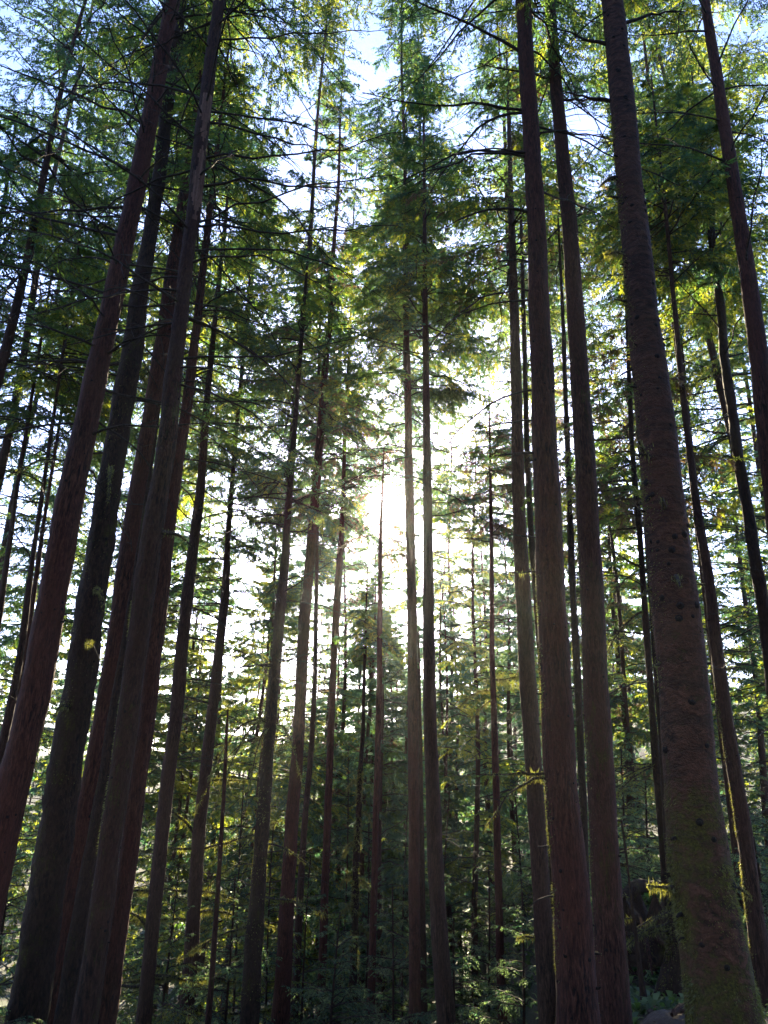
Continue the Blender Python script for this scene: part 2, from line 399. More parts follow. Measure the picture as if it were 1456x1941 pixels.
# ---------------------------------------------------------------- tree builder
def tagit(o, label, cat, group=None):
    o['label'] = label; o['category'] = cat
    if group: o['group'] = group
def make_tree(name, label, D, prof, top, mat, group=None, crown_kw=None, knots=0, dead=None, seed=0, flare=1.5, sides=28, lump=.03, cat='tree', ground_z=None, peel=None, wf=.92):
    """prof = [(px, py, width_px)] down the photographed trunk; the trunk runs on to the ground and to its top"""
    r = np.random.default_rng(seed + 100)
    prof = sorted(prof, key=lambda q: -q[1])
    pts = []; rad = []
    for px, py, w in prof:
        w = w * wf * (1 - .12 * (1 - min(1, max(0, (py - 300) / 900))))
        p = at(px, py, D); _, _, z = project(p); pts.append(p); rad.append(w * z / FPX / 2)
    pts = np.array(pts); rad = np.array(rad)
    o = np.argsort(pts[:, 2]); pts, rad = pts[o], rad[o]
    n2 = min(3, len(pts) - 1)
    sl_ = (pts[n2] - pts[0]) / (pts[n2, 2] - pts[0, 2])
    gz = float(ground(pts[0, 0] + 0, D))
    for _ in range(3):
        xb = pts[0] + sl_ * (gz - pts[0, 2]) * .8; gz = float(ground(xb[0], xb[1]))
    if ground_z is not None: gz = ground_z
    lo = pts[0] + sl_ * (gz - .35 - pts[0, 2]) * .8; lo[2] = gz - .35
    rl = rad[0] + max(0, (rad[0] - rad[n2]) / (pts[n2, 2] - pts[0, 2])) * (pts[0, 2] - gz) * .7
    su = (pts[-1] - pts[max(0, len(pts) - 3)]); su = su / su[2]
    if top > pts[-1, 2] + .5:
        hi = pts[-1] + su * (top - pts[-1, 2]) * .6; hi[2] = top
        pts = np.vstack([lo, pts, hi]); rad = np.concatenate([[rl], rad, [.02]])
    else:
        pts = np.vstack([lo, pts]); rad = np.concatenate([[rl], rad]); top = pts[-1, 2]
    H = top - lo[2]
    n = int(max(40, min(420, H / .11)))
    zz = np.linspace(lo[2], top, n)
    cx = np.interp(zz, pts[:, 2], pts[:, 0]); cy = np.interp(zz, pts[:, 2], pts[:, 1]); rr = np.interp(zz, pts[:, 2], rad)
    k = max(3, int(1.2 / (H / n))) | 1; ker = np.hanning(k + 2)[1:-1]; ker /= ker.sum()
    pad = lambda a: np.concatenate([2 * a[0] - a[k // 2:0:-1], a, 2 * a[-1] - a[-2:-k // 2 - 1:-1]])
    sm = lambda a: np.convolve(pad(a), ker, 'valid')[:n]
    cx, cy, rr = sm(cx), sm(cy), np.maximum(sm(rr), .012)
    hg = zz - gz
    rr = rr * (1 + (flare - 1) * np.exp(-np.clip(hg, 0, None) / .55))
    th = np.arange(sides) * 2 * math.pi / sides
    ph = r.random(6) * 6.28
    lumpf = (1 + lump * (np.sin(zz[:, None] * 2.3 + ph[0] + 2 * np.sin(th[None] + ph[1])) + .7 * np.sin(zz[:, None] * 5.1 + 2 * th[None] + ph[2]) + .5 * np.sin(3 * th[None] + zz[:, None] * .7 + ph[3]))
             + lump * .5 * r.normal(0, 1, (n, sides)) + .14 * (flare - 1) * np.exp(-np.clip(hg, 0, None) / .6)[:, None] * np.sin(5 * th + ph[4])[None] * 2)
    X = cx[:, None] + rr[:, None] * lumpf * np.cos(th); Y = cy[:, None] + rr[:, None] * lumpf * np.sin(th)
    Zr = np.repeat(zz[:, None], sides, 1)
    base = np.array([cx[0], cy[0], gz])
    root = bpy.data.objects.new(name, None); COL.objects.link(root); root.location = base.tolist(); root.empty_display_size = .3
    tagit(root, label, cat, group)
    g = G(); V = np.stack([X, Y, Zr], -1).reshape(-1, 3); i = np.arange(n * sides).reshape(n, sides)
    a = i[:-1]; b = np.roll(a, -1, 1); c = i[1:]; d = np.roll(c, -1, 1)
    F = np.stack([a, b, d, c], -1).reshape(-1, 4)
    if peel:
        za, zb = peel
        cz = V[F].mean(1); ang = np.arctan2(cz[:, 1] - np.interp(cz[:, 2], zz, cy), cz[:, 0] - np.interp(cz[:, 2], zz, cx))
        edge = .55 + .4 * np.sin(cz[:, 2] * 3) + .2 * np.sin(cz[:, 2] * 11)
        q = (cz[:, 2] > za) & (cz[:, 2] < zb) & (np.abs(ang + 1.0) < edge)
        g.add(V, F[~q], 0); g.add(V, F[q], 2)
    else: g.add(V, F, 0)
    tip = len(V)
    g.add(np.vstack([V[-sides:], [[cx[-1], cy[-1], top + rr[-1]]]]), np.stack([np.arange(sides), (np.arange(sides) + 1) % sides, np.full(sides, sides)], -1), 0)
    # knots and broken stubs: part of the bark
    if knots:
        for _ in range(knots):
            lg = r.random() < .25
            zk = r.uniform(gz + 1, min(top, gz + H * .8)); ak = r.uniform(-math.pi, .1) if r.random() < .85 else r.uniform(0, 6.28)
            if lg: ak = r.choice([0, math.pi]) + r.normal(0, .4)
            R0 = np.interp(zk, zz, rr); c0 = np.array([np.interp(zk, zz, cx), np.interp(zk, zz, cy), zk])
            o3 = np.array([math.cos(ak), math.sin(ak), .0]); ks = R0 * r.uniform(.05, .13) * (1.7 if sides > 40 and not lg else .55 if lg else 1) + .006
            l = ks * r.uniform(.02, .25) if not lg else ks * r.uniform(1.5, 4)
            PP = np.stack([c0 + o3 * (R0 * .9), c0 + o3 * (R0 + l * .5) + [0, 0, .03 * l], c0 + o3 * (R0 + l) + [0, 0, r.uniform(-.5, .5) * l]])[None]
            tubes(g, PP, np.array([[ks, ks * .75, ks * .42]]), 7, 1, cap=True)
    tr = g.build('trunk', [mat, M_knot, M_peel], root, off=base)
    ax = axis_fn(zz, np.stack([cx, cy], -1)); rf = lambda z: np.interp(z, zz, rr)
    if crown_kw is not None:
        g = G(); kw = dict(crown_kw); z0 = kw.pop('z0'); z1 = kw.pop('z1', top - .2); R = kw.pop('R')
        fans = kw.pop('twiggy', 0)
        for q in range(fans):                        # thin dead lower limbs below the green crown
            zf = r.uniform(kw.get('tz0', z0 - 5), z0 + 2); az = r.random() * 6.28
            dead_branch_geo(g, ax(np.array(zf)) + 0, az, R * r.uniform(.35, 1.0), r.uniform(-.15, .45), r.uniform(.1, .5), .007 + .0035 * R, r, 0, 9)
        kw.pop('tz0', None)
        crown(g, ax, z0, z1, R, rf, r, **kw)
        g.build('crown', LEAFMATS, root, off=base)
    for q in (dead or []):
        # (py, side/azimuth deg, length, elevation, droop, radius, moss)
        py, azd, L, el, dr, rd, ms = q
        zc = np.interp(-py, -np.array([p[1] for p in prof]), [at(p[0], p[1], D)[2] for p in prof])
        c0 = ax(np.array(float(zc))); g = G(); az = math.radians(azd)
        st = c0 + np.array([math.cos(az), math.sin(az), 0]) * float(rf(zc)) * .8
        dead_branch_geo(g, st, az, L, el, dr, rd, r, ms, 0 if L < .6 else 8, ms=max(1, D / 14) * (1 if L > .3 else .6))
        g.build('mossy_branch' if ms else 'dead_branch', [M_twig, L_moss], root, off=base)
    return root, ax, rf, (gz, top), base

# ---------------------------------------------------------------- the trunks one can tell apart
TREES = []
PROF = []
def T(*a, **k): PROF.append(sorted(a[3], key=lambda q: q[1])); TREES.append(make_tree(*a, **k)); return TREES[-1]
def ck(z0, R, **k):
    d = dict(z0=z0, R=R, nb=46, leafn=30, leafL=.17, leafW=.045, twigs=20, kinds=(1, 1, 2, 1, 3)); d.update(k); d['nb'] = int(d['nb'] * 1.15); return d
near = dict(leafL=.13, leafW=.032)

T('conifer_tree', 'tall straight red-brown conifer leaning right, leftmost of the big trunks', 13.5,
  [(328, 0, 33), (270, 300, 41), (228, 500, 43), (196, 650, 46), (128, 970, 56), (70, 1300, 61), (0, 1600, 66)], 27, M_red,
  crown_kw=ck(18.5, 4.6, nb=34, droop=.55, bare=.35, twigs=20, **near, twiggy=40, tz0=7.5), knots=60, seed=1,
  dead=[(240, 185, 4.2, .35, .35, .030, 0), (330, 200, 4.5, .2, .3, .028, 0), (395, 170, 4.4, .1, .1, .030, 0), (450, 182, 5.0, .25, .15, .030, 0), (560, 190, 4.0, .3, .2, .026, 0), (690, 180, 1.6, .1, .1, .028, 0), (880, 185, 1.3, .1, .5, .018, .6), (60, 10, 2.2, .1, .3, .03, 0)])
T('conifer_tree', 'thick dark mossy-barked trunk standing just right of the leftmost big trunk', 16,
  [(338, 60, 26), (320, 180, 30), (300, 350, 32), (278, 480, 36), (262, 575, 42), (250, 680, 50), (222, 825, 50), (200, 970, 56), (175, 1125, 60), (155, 1275, 66), (110, 1550, 74), (80, 1750, 78), (50, 1925, 86)], 30, M_dark,
  crown_kw=ck(22, 3.8, nb=30, twiggy=24, tz0=10), knots=40, seed=2, lump=.05, wf=.86,
  dead=[(760, 10, 1.2, .1, .3, .03, 0), (905, -70, .9, .5, 1.6, .035, 1.2), (1130, -60, .7, .6, 1.2, .04, 1), (1230, -60, 1.2, .0, .2, .02, 1), (690, 175, .5, .2, .3, .05, 0), (1350, -100, .5, .7, 1.2, .04, 1), (860, 170, .45, .2, .3, .04, 0)])
T('conifer_tree', 'slim reddish trunk showing between the dark mossy trunk and the peeling trunk', 17.5,
  [(345, 400, 25), (325, 525, 30), (312, 625, 33), (300, 700, 34), (272, 875, 37), (250, 1000, 39), (225, 1200, 42), (200, 1350, 43), (160, 1550, 42), (118, 1800, 41), (98, 1930, 40)], 27, M_red,
  crown_kw=ck(20, 3.4, nb=28, twiggy=16, tz0=11), knots=34, seed=3)
T('conifer_tree', 'tall trunk with a pale patch where bark has peeled off near the top left', 12.5,
  [(412, 25, 27), (395, 150, 29), (383, 250, 33), (368, 400, 32), (357, 475, 31), (345, 575, 31), (330, 700, 37), (318, 825, 39), (295, 975, 43), (272, 1125, 46), (258, 1250, 42), (238, 1400, 43), (215, 1550, 44), (193, 1725, 46), (165, 1900, 50)], 26, M_dred,
  crown_kw=ck(18.5, 4.6, nb=32, twiggy=34, tz0=8.5, **near), knots=46, seed=4, peel=(12.2, 15.5), lump=.045,
  dead=[(230, 15, 3.2, .1, .2, .026, 0), (300, 5, 4.2, .15, .05, .026, 0), (355, -5, 3.8, .05, -.1, .026, 0), (430, 0, 4.2, .05, .1, .024, 0), (500, -15, 3.0, .1, .5, .024, 0), (680, 5, 3.0, .1, .1, .022, 0), (730, -10, 2.6, -.05, .6, .022, 0), (190, 175, 2.6, .6, .7, .03, 0), (1010, 0, .5, .2, .6, .045, 1)])
T('conifer_tree', 'narrow dark trunk squeezed in front of the slim reddish trunk at lower left', 15.5,
  [(237, 1230, 18), (215, 1350, 22), (200, 1475, 25), (175, 1600, 29), (155, 1725, 32), (125, 1900, 37)], 9.5, M_dark,
  crown_kw=None, knots=14, seed=5, lump=.06)
T('conifer_tree', 'red-brown trunk rising right of the peeling trunk, with mossy stub at mid height', 18,
  [(388, 480, 16), (375, 600, 18), (360, 725, 22), (350, 800, 24), (325, 950, 28), (302, 1150, 33), (290, 1250, 34), (280, 1350, 34), (260, 1500, 35), (241, 1650, 37), (222, 1775, 39), (201, 1930, 41)], 25, M_red,
  crown_kw=ck(16, 3.6, nb=34, twiggy=24, tz0=8), knots=36, seed=6, lump=.04,
  dead=[(760, 5, 3.5, .15, .3, .02, 0), (870, 10, 3.0, .05, .3, .02, 0)])
T('conifer_tree', 'brown trunk crossing the bright yellow patch, second left of the bare pointed snag', 23,
  [(392, 760, 14), (380, 930, 19), (362, 1075, 23), (345, 1225, 26), (335, 1350, 27), (318, 1475, 28), (303, 1625, 29), (290, 1750, 29), (273, 1930, 30)], 27, M_grey,
  crown_kw=ck(12, 3.8, nb=44, twiggy=22, tz0=5), knots=24, seed=7,
  dead=[(1210, 0, 2.4, .0, .3, .018, 0), (1290, 5, 2.2, .1, .4, .016, 0), (1690, 180, 1.6, .3, 1.1, .03, .9), (1760, 175, 1.1, .9, 1.3, .04, 1.2), (1850, 0, 2.4, -.02, .05, .035, 1.3), (1870, 190, 2.2, .0, .3, .04, 1.1), (1440, 0, 2.2, .1, .1, .02, 0)])
T('conifer_tree', 'trunk with many mossy side branches immediately left of the bare pointed snag', 25,
  [(432, 1010, 11), (428, 1125, 16), (413, 1250, 19), (400, 1375, 23), (380, 1550, 26), (370, 1675, 28), (362, 1825, 31), (352, 1940, 33)], 25, M_grey,
  crown_kw=ck(8.5, 3.6, nb=46, twiggy=24, tz0=2), knots=20, seed=8,
  dead=[(1335, 180, 2.2, .35, .4, .018, 0), (1360, 170, 1.6, -.1, .2, .018, 0), (1580, 185, 1.2, .9, .7, .05, .8), (1610, 180, 1.8, .0, .05, .035, .8), (1610, 5, 2.2, .2, -.2, .035, .8), (1690, 180, 2.0, .1, .2, .035, 1.2), (1690, 10, 1.7, -.1, .3, .03, 1.2), (1730, 0, 2.6, .1, .25, .035, 1.2), (1745, 180, 2.6, .0, .1, .03, 1.3), (1830, 5, 1.6, -.2, -.5, .06, 1.5), (1850, 185, 2.4, .05, .1, .05, 1.4), (1915, 0, 2.2, .05, .1, .05, 1.2), (1480, 10, 1.2, .3, .3, .03, .6)])
T('snag', 'bare thin dead stem ending in a sharp broken point at mid height', 20,
  [(432, 1345, 3), (430, 1375, 6), (425, 1500, 8), (412, 1700, 10), (402, 1850, 12), (394, 1940, 13)], 0, M_redm, seed=9, sides=14, flare=1.2, cat='dead tree')
T('conifer_tree', 'twin-stemmed mossy trunk with drooping dead branches right of the pointed snag', 22,
  [(541, 1040, 14), (530, 1150, 18), (517, 1330, 20), (509, 1420, 24), (503, 1500, 26), (492, 1650, 30), (482, 1775, 35), (472, 1940, 42)], 24, M_dark,
  crown_kw=ck(9, 3.4, nb=40, twiggy=26, tz0=4.5), knots=24, seed=10, lump=.05,
  dead=[(1365, 185, 1.4, .35, 1.5, .03, .9), (1370, 200, 1.2, .3, 2.4, .025, .9), (1372, 0, .8, .2, 2.0, .025, .9), (1385, -120, .9, .3, 2.6, .025, .8), (1400, 190, 1.6, .1, 1.3, .02, .6), (1480, 182, 2.2, .2, -.1, .02, 0), (1600, 0, 1.3, .0, .5, .025, .5), (1700, 0, 1.5, .0, .3, .03, .8), (1760, 180, 1.9, -.1, .3, .035, 1.1), (1640, 180, 1.2, .2, .8, .02, .4)])
T('conifer_tree', 'tall slender leaning conifer left of the sun whose top ends below the frame edge', 24,
  [(645, 225, 4), (642, 350, 7), (632, 475, 9), (625, 625, 12), (618, 675, 14), (607, 825, 17), (595, 975, 19), (582, 1125, 21), (573, 1250, 23), (566, 1400, 24), (556, 1525, 27), (546, 1675, 29), (540, 1800, 33), (531, 1940, 38)], 0, M_red,
  crown_kw=ck(13, 3.0, nb=56, twigs=18, twiggy=20, tz0=9, base_frac=.7, kinds=(1, 2, 1, 3, 4)), knots=24, seed=11)
T('conifer_tree', 'thin brown trunk tucked behind the tall slender leaning conifer', 30,
  [(606, 640, 6), (602, 800, 7), (600, 1100, 9), (597, 1300, 10), (588, 1450, 12), (580, 1525, 12), (570, 1675, 14), (562, 1850, 17), (557, 1940, 18)], 27, M_grey,
  crown_kw=ck(17, 2.8, nb=34, leafL=.22, leafW=.08), knots=6, seed=12)
T('conifer_tree', 'slim trunk under the left side of the sun glare, third trunk left of the sun', 28,
  [(655, 800, 7), (648, 1000, 10), (638, 1125, 12), (632, 1250, 13), (628, 1375, 14), (620, 1575, 15), (612, 1800, 17), (607, 1940, 19)], 20, M_red,
  crown_kw=ck(11.5, 2.8, nb=46, twiggy=14, tz0=8, leafL=.2, leafW=.07, kinds=(1, 2, 4, 1)), knots=12, seed=13)
T('conifer_tree', 'knobbly moss-covered thin trunk with curled stubs below the sun', 26,
  [(692, 1230, 5), (688, 1380, 8), (684, 1450, 9), (675, 1650, 12), (670, 1850, 15), (667, 1940, 17)], 9, M_dark,
  crown_kw=ck(6, 1.6, nb=26, leafL=.2, leafW=.07), knots=20, seed=14, lump=.16,
  dead=[(1480, 185, .35, .3, 1.2, .02, 2.5), (1540, 0, .35, .3, 1.5, .02, 2.5), (1600, 190, .4, .2, 1.2, .025, 2.5), (1660, 180, .4, .2, 1, .03, 2.5), (1670, 10, .5, .2, 1.2, .03, 2.5), (1720, 190, .35, .3, 1, .03, 2.5), (1760, 0, .4, .3, 1, .02, 2.5)])
T('conifer_tree', 'straight slim trunk directly beneath the sun with wispy half-dead top', 25,
  [(728, 845, 2), (725, 930, 4), (722, 995, 7), (721, 1100, 10), (719, 1300, 12), (714, 1500, 13), (709, 1700, 14), (702, 1940, 18)], 0, M_red,
  crown_kw=ck(8.5, 1.5, nb=22, kinds=(4, 1, 4), thin=.5, twiggy=14, tz0=3), knots=14, seed=15,
  dead=[(1040, 180, 1.3, -.1, .2, .012, 0), (1060, 0, .9, .1, .3, .012, 0), (1250, 180, 1.0, .1, .3, .01, 0), (1330, 0, .8, .1, .3, .01, 0)])
T('conifer_tree', 'slender trunk just right of the sun, left one of the pair there', 21,
  [(767, 400, 8), (770, 475, 10), (770, 625, 13), (773, 725, 15), (775, 900, 18), (780, 1100, 20), (783, 1275, 21), (784, 1450, 22), (785, 1650, 23), (787, 1930, 25)], 24, M_red,
  crown_kw=ck(12.5, 3.0, nb=50, twiggy=14, tz0=9), knots=20, seed=16)
T('conifer_tree', 'very thin trunk wedged between the two trunks right of the sun', 27,
  [(794, 1250, 6), (797, 1450, 10), (799, 1600, 12), (801, 1800, 15), (804, 1940, 16)], 7, M_grey, knots=8, seed=17, sides=14)
T('conifer_tree', 'slightly thicker grey-brown trunk right of the sun, right one of the pair there', 19,
  [(806, 600, 12), (808, 750, 15), (810, 900, 18), (812, 1100, 22), (813, 1275, 25), (818, 1450, 29), (826, 1650, 33), (833, 1780, 35), (848, 1940, 39)], 24, M_grey,
  crown_kw=ck(12, 3.0, nb=50, twiggy=12, tz0=9), knots=26, seed=18)
T('conifer_tree', 'lone thin trunk standing in the gap left of the three big right-hand trunks', 24,
  [(929, 860, 5), (932, 1050, 9), (933, 1250, 11), (938, 1400, 14), (943, 1600, 15), (948, 1800, 17), (953, 1940, 20)], 15, M_red,
  crown_kw=ck(9.5, 2.2, nb=38, twiggy=16, tz0=5, kinds=(4, 1, 2)), knots=18, seed=19,
  dead=[(1290, 0, 1.4, .2, -.05, .025, 1.2), (1310, 180, 1.0, .1, .6, .02, 1), (1330, 200, .8, -.3, .5, .02, .7)])
T('conifer_tree', 'greyish trunk partly hidden on the left of the tall rough red trunk', 18,
  [(978, 700, 24), (980, 775, 25), (983, 950, 27), (990, 1100, 31), (998, 1250, 34), (1008, 1400, 35), (1018, 1550, 35), (1028, 1725, 37), (1040, 1940, 40)], 24, M_grey,
  crown_kw=ck(14.5, 3.2, nb=36, kinds=(1, 3, 1, 4)), knots=26, seed=20, dead=[(1780, 180, .4, .1, .2, .03, 1)])
T('conifer_tree', 'thin dark stem peeping out along the left edge of the tall rough red trunk', 20,
  [(988, 420, 7), (990, 500, 9), (994, 650, 11), (999, 850, 12), (1006, 1000, 13), (1030, 1300, 15)], 20, M_dark,
  crown_kw=None, knots=8, seed=21, sides=14, dead=[(450, 180, 1.2, .1, .2, .015, 0)])
T('conifer_tree', 'tall rough red trunk with fissured bark, left of the three big right-hand trunks', 11.5,
  [(992, 15, 35), (1000, 150, 37), (1010, 300, 40), (1018, 450, 42), (1023, 625, 48), (1028, 700, 50), (1033, 850, 54), (1040, 1000, 57), (1045, 1125, 59), (1052, 1275, 63), (1058, 1400, 66), (1068, 1550, 69), (1083, 1700, 75), (1097, 1930, 86)], 25, M_red,
  crown_kw=ck(17, 4.0, nb=34, twiggy=8, tz0=11, **near), knots=110, seed=22, lump=.03,
  dead=[(100, 185, 3.0, .35, .1, .035, 0), (210, 178, 3.2, .1, .2, .030, 0), (215, 175, 2.0, .15, .9, .028, 0), (290, 180, 2.6, .2, .35, .030, 0), (300, 190, 2.6, .1, .5, .026, 0), (405, 180, 1.7, .15, .5, .028, 0), (500, 183, .6, .4, .4, .02, 0),
        (555, 185, 1.9, .1, .8, .018, 0), (570, 178, 1.5, .05, .4, .018, 0), (740, 175, 1.4, .05, .7, .018, 0), (800, 182, 1.0, -.1, .1, .018, 0), (860, 185, .7, -.05, .15, .022, 0), (1020, 180, .5, .1, .1, .015, 0), (1086, 180, .45, .05, .1, .02, .4),
        (1467, 181, .85, .02, .02, .022, .6), (1478, 188, 1.0, .0, .7, .020, .9), (1605, 180, .2, .05, .1, .02, 0), (1700, 185, .35, .1, .5, .014, 0)])
T('conifer_tree', 'thin mossy stem standing between the two tall red trunks on the right', 17,
  [(1069, 640, 9), (1070, 700, 10), (1078, 900, 12), (1085, 1100, 14), (1093, 1250, 15), (1100, 1400, 15), (1108, 1600, 15), (1116, 1800, 16)], 17, M_dark,
  crown_kw=None, knots=10, seed=23, sides=14, lump=.08, dead=[(1240, 0, .25, .1, .1, .015, 1.5), (1573, 0, .2, .1, .1, .012, 1.5), (1060, 180, .2, .3, .1, .012, 1)])
T('conifer_tree', 'smooth straight red trunk, middle one of the three big right-hand trunks', 13,
  [(1043, 15, 25), (1053, 150, 28), (1067, 300, 32), (1082, 450, 35), (1093, 625, 39), (1098, 700, 40), (1108, 850, 43), (1115, 1000, 46), (1122, 1125, 48), (1128, 1275, 51), (1135, 1400, 54), (1143, 1550, 57), (1153, 1725, 61), (1164, 1940, 66)], 27, M_redm,
  crown_kw=ck(19, 4.0, nb=30, twiggy=8, tz0=12, **near), knots=70, seed=24, lump=.02,
  dead=[(190, 5, 1.4, .3, .2, .03, 0), (150, 178, 1.6, .3, .1, .03, 0)])
T('spruce_tree', 'thickest trunk of all, with ringed bark and a coat of green moss low down', 9.2,
  [(1163, 25, 53), (1176, 150, 57), (1193, 350, 63), (1205, 450, 66), (1220, 625, 74), (1230, 675, 78), (1248, 850, 86), (1263, 1000, 93), (1280, 1150, 99), (1293, 1275, 103), (1303, 1400, 109), (1315, 1550, 117), (1333, 1700, 131), (1353, 1800, 137), (1375, 1935, 145)], 24, M_ring,
  crown_kw=ck(16, 4.0, nb=26, **near), knots=150, seed=25, lump=.022, sides=64, wf=.87,
  dead=[(85, 180, .8, .3, .1, .035, 0), (195, 178, .8, .25, .15, .03, 0), (45, 5, 1.2, .5, .2, .03, 0), (340, 182, .32, .25, .9, .045, 2.4), (378, 180, .22, .3, .3, .03, 1.5), (482, 182, .32, .15, .15, .03, 2.8), (575, 180, .22, .15, .2, .022, .5),
        (740, 190, .15, .1, .2, .03, 1), (880, -140, .38, .35, .1, .045, .6), (978, -110, .3, .5, .3, .035, .5), (1105, -100, .22, .2, .9, .04, 1.6), (1120, 182, .22, .1, .5, .02, 2), (1682, 184, .36, -.05, -.1, .028, 2.6), (1675, -3, .28, .0, .5, .028, 2), (1262, 190, .12, .2, .4, .03, 1.5), (700, 175, .25, -.2, .3, .02, .3)])
T('conifer_tree', 'straight brown trunk crossing the upper right corner of the view', 13.5,
  [(1340, 25, 21), (1360, 150, 25), (1383, 300, 29), (1403, 425, 32), (1433, 625, 38), (1452, 800, 41), (1470, 950, 44), (1495, 1200, 48)], 27, M_red,
  crown_kw=ck(19.5, 4.2, nb=30, twiggy=10, tz0=12, kinds=(1, 3, 1, 2), **near), knots=40, seed=26,
  dead=[(170, 0, 2.0, .3, .5, .022, 0), (250, 5, 1.8, .1, .5, .02, 0), (60, 180, 2.2, -.3, -.2, .025, 0)])
T('conifer_tree', 'crooked dark trunk with leafy sprigs nearest the right edge behind the thickest trunk', 17,
  [(1345, 400, 14), (1350, 470, 16), (1365, 575, 18), (1373, 675, 19), (1385, 760, 20), (1398, 850, 21), (1418, 975, 23), (1443, 1125, 25), (1466, 1300, 28)], 22, M_dark,
  crown_kw=ck(14, 3.4, nb=44, twiggy=16, tz0=7, kinds=(3, 1, 3, 1)), knots=16, seed=27, lump=.08,
  dead=[(1000, 0, 1.0, -.3, .7, .02, 1), (900, 10, 1.4, .2, .7, .018, .5), (800, 5, 1.4, .4, .3, .018, 0), (1060, 0, 1.2, -.6, .5, .02, 1)])
T('conifer_tree', 'slim sunlit-edged trunk passing just right of the thickest trunk', 15.5,
  [(1262, 400, 8), (1285, 650, 11), (1300, 800, 13), (1323, 975, 17), (1348, 1125, 22), (1363, 1275, 25), (1378, 1375, 27), (1403, 1525, 29), (1423, 1675, 33), (1443, 1820, 36), (1458, 1940, 38)], 20, M_grey,
  crown_kw=ck(13.5, 2.6, nb=36, twiggy=6, tz0=11, kinds=(1, 3, 2)), knots=34, seed=28, lump=.05,
  dead=[(1110, 180, .25, .2, .2, .02, 1.6), (1150, 0, .25, .2, .2, .02, 1), (1440, 180, .4, .2, .2, .02, 0)])
T('conifer_tree', 'thin pale stem running beside the slim sunlit-edged trunk high on the right', 19,
  [(1248, 330, 5), (1253, 450, 7), (1270, 560, 8), (1288, 700, 9), (1308, 875, 11), (1328, 1050, 12)], 20, M_grey,
  crown_kw=ck(14, 2.4, nb=34, leafL=.18), knots=6, seed=29, sides=14)
T('conifer_tree', 'thin trunk with bare mossy twigs hugging the left side of the thickest trunk', 16,
  [(1187, 560, 7), (1192, 700, 9), (1198, 850, 11), (1207, 950, 12), (1214, 1030, 12), (1226, 1200, 13), (1244, 1450, 15)], 13, M_dark,
  crown_kw=ck(7.4, 2.6, nb=34, twiggy=34, tz0=3.5, kinds=(4, 4, 1, 3), thin=.6), knots=6, seed=30, sides=14, lump=.08,
  dead=[(925, 180, 1.2, -.05, .1, .022, 1), (960, 182, 1.3, .2, .2, .026, .8), (1000, 178, 1.2, .02, .1, .02, .6), (1075, 190, 1.0, .3, -.1, .026, .8), (1090, 180, .9, .0, 1.0, .018, .3), (1160, 185, 1.0, -.5, .6, .026, .8), (1480, 180, .9, -.2, .3, .015, .6), (1545, 180, 1.0, -.02, .0, .014, .3), (1600, 186, .8, -.5, .2, .014, .5)])
T('conifer_tree', 'moss-clad tree on spreading roots beside the trail, left of the thickest trunk', 15.6,
  [(1262, 1500, 16), (1268, 1600, 18), (1275, 1700, 21), (1279, 1780, 25), (1276, 1850, 32), (1270, 1885, 42)], 8, M_dark,
  crown_kw=None, knots=6, seed=31, flare=1.5, lump=.09,
  dead=[(1725, 180, 1.2, -.5, .1, .022, .9), (1750, 182, .9, -.15, .4, .02, 1.2), (1765, 178, .9, -.05, .3, .022, 1.2)])
T('young_tree', 'thin crooked sapling stem rising from the trail edge right of the three red trunks', 15,
  [(1178, 1555, 4), (1190, 1640, 5), (1198, 1720, 6), (1210, 1800, 8), (1213, 1850, 9), (1222, 1900, 10)], 0, M_dark, knots=4, seed=32, sides=10, lump=.08, cat='sapling',
  dead=[(1590, 0, .6, .5, .2, .008, .4), (1640, 180, .6, .3, .2, .008, .4), (1700, 180, .5, .1, .1, .008, .4), (1740, 180, .35, .0, .3, .01, 1), (1760, 0, .9, .6, .2, .012, .6), (1610, 180, .4, .1, .1, .006, 0)])
T('conifer_tree', 'thin trunk showing at the left edge just below mid height', 21,
  [(62, 1060, 10), (55, 1110, 12), (45, 1200, 13), (32, 1280, 15), (18, 1350, 17), (4, 1420, 18), (-40, 1640, 22)], 22, M_grey,
  crown_kw=ck(12.5, 3.4, nb=44, twiggy=18, tz0=7, kinds=(1, 3, 1)), knots=8, seed=33)
T('conifer_tree', 'second thin trunk from the left edge, between it and the leftmost big trunk', 24,
  [(80, 1010, 8), (72, 1075, 10), (60, 1150, 11), (45, 1250, 12), (28, 1330, 13), (0, 1470, 15)], 22, M_red,
  crown_kw=ck(12.5, 3.2, nb=44, twiggy=14, tz0=7, kinds=(1, 3, 1)), knots=8, seed=34)
T('conifer_tree', 'outermost thin trunk touching the left edge of the picture at mid height', 22,
  [(30, 940, 9), (20, 1020, 10), (8, 1100, 12), (-6, 1200, 13)], 22, M_grey,
  crown_kw=ck(12.5, 3.2, nb=44, twiggy=10, tz0=8), knots=4, seed=35)
T('conifer_tree', 'slim trunk leaning out of the foliage high at the left edge', 19,
  [(24, 270, 6), (16, 330, 7), (3, 410, 9), (-14, 520, 11)], 22, M_grey, crown_kw=ck(15, 3.6, nb=44, twiggy=10, tz0=12), knots=2, seed=36)

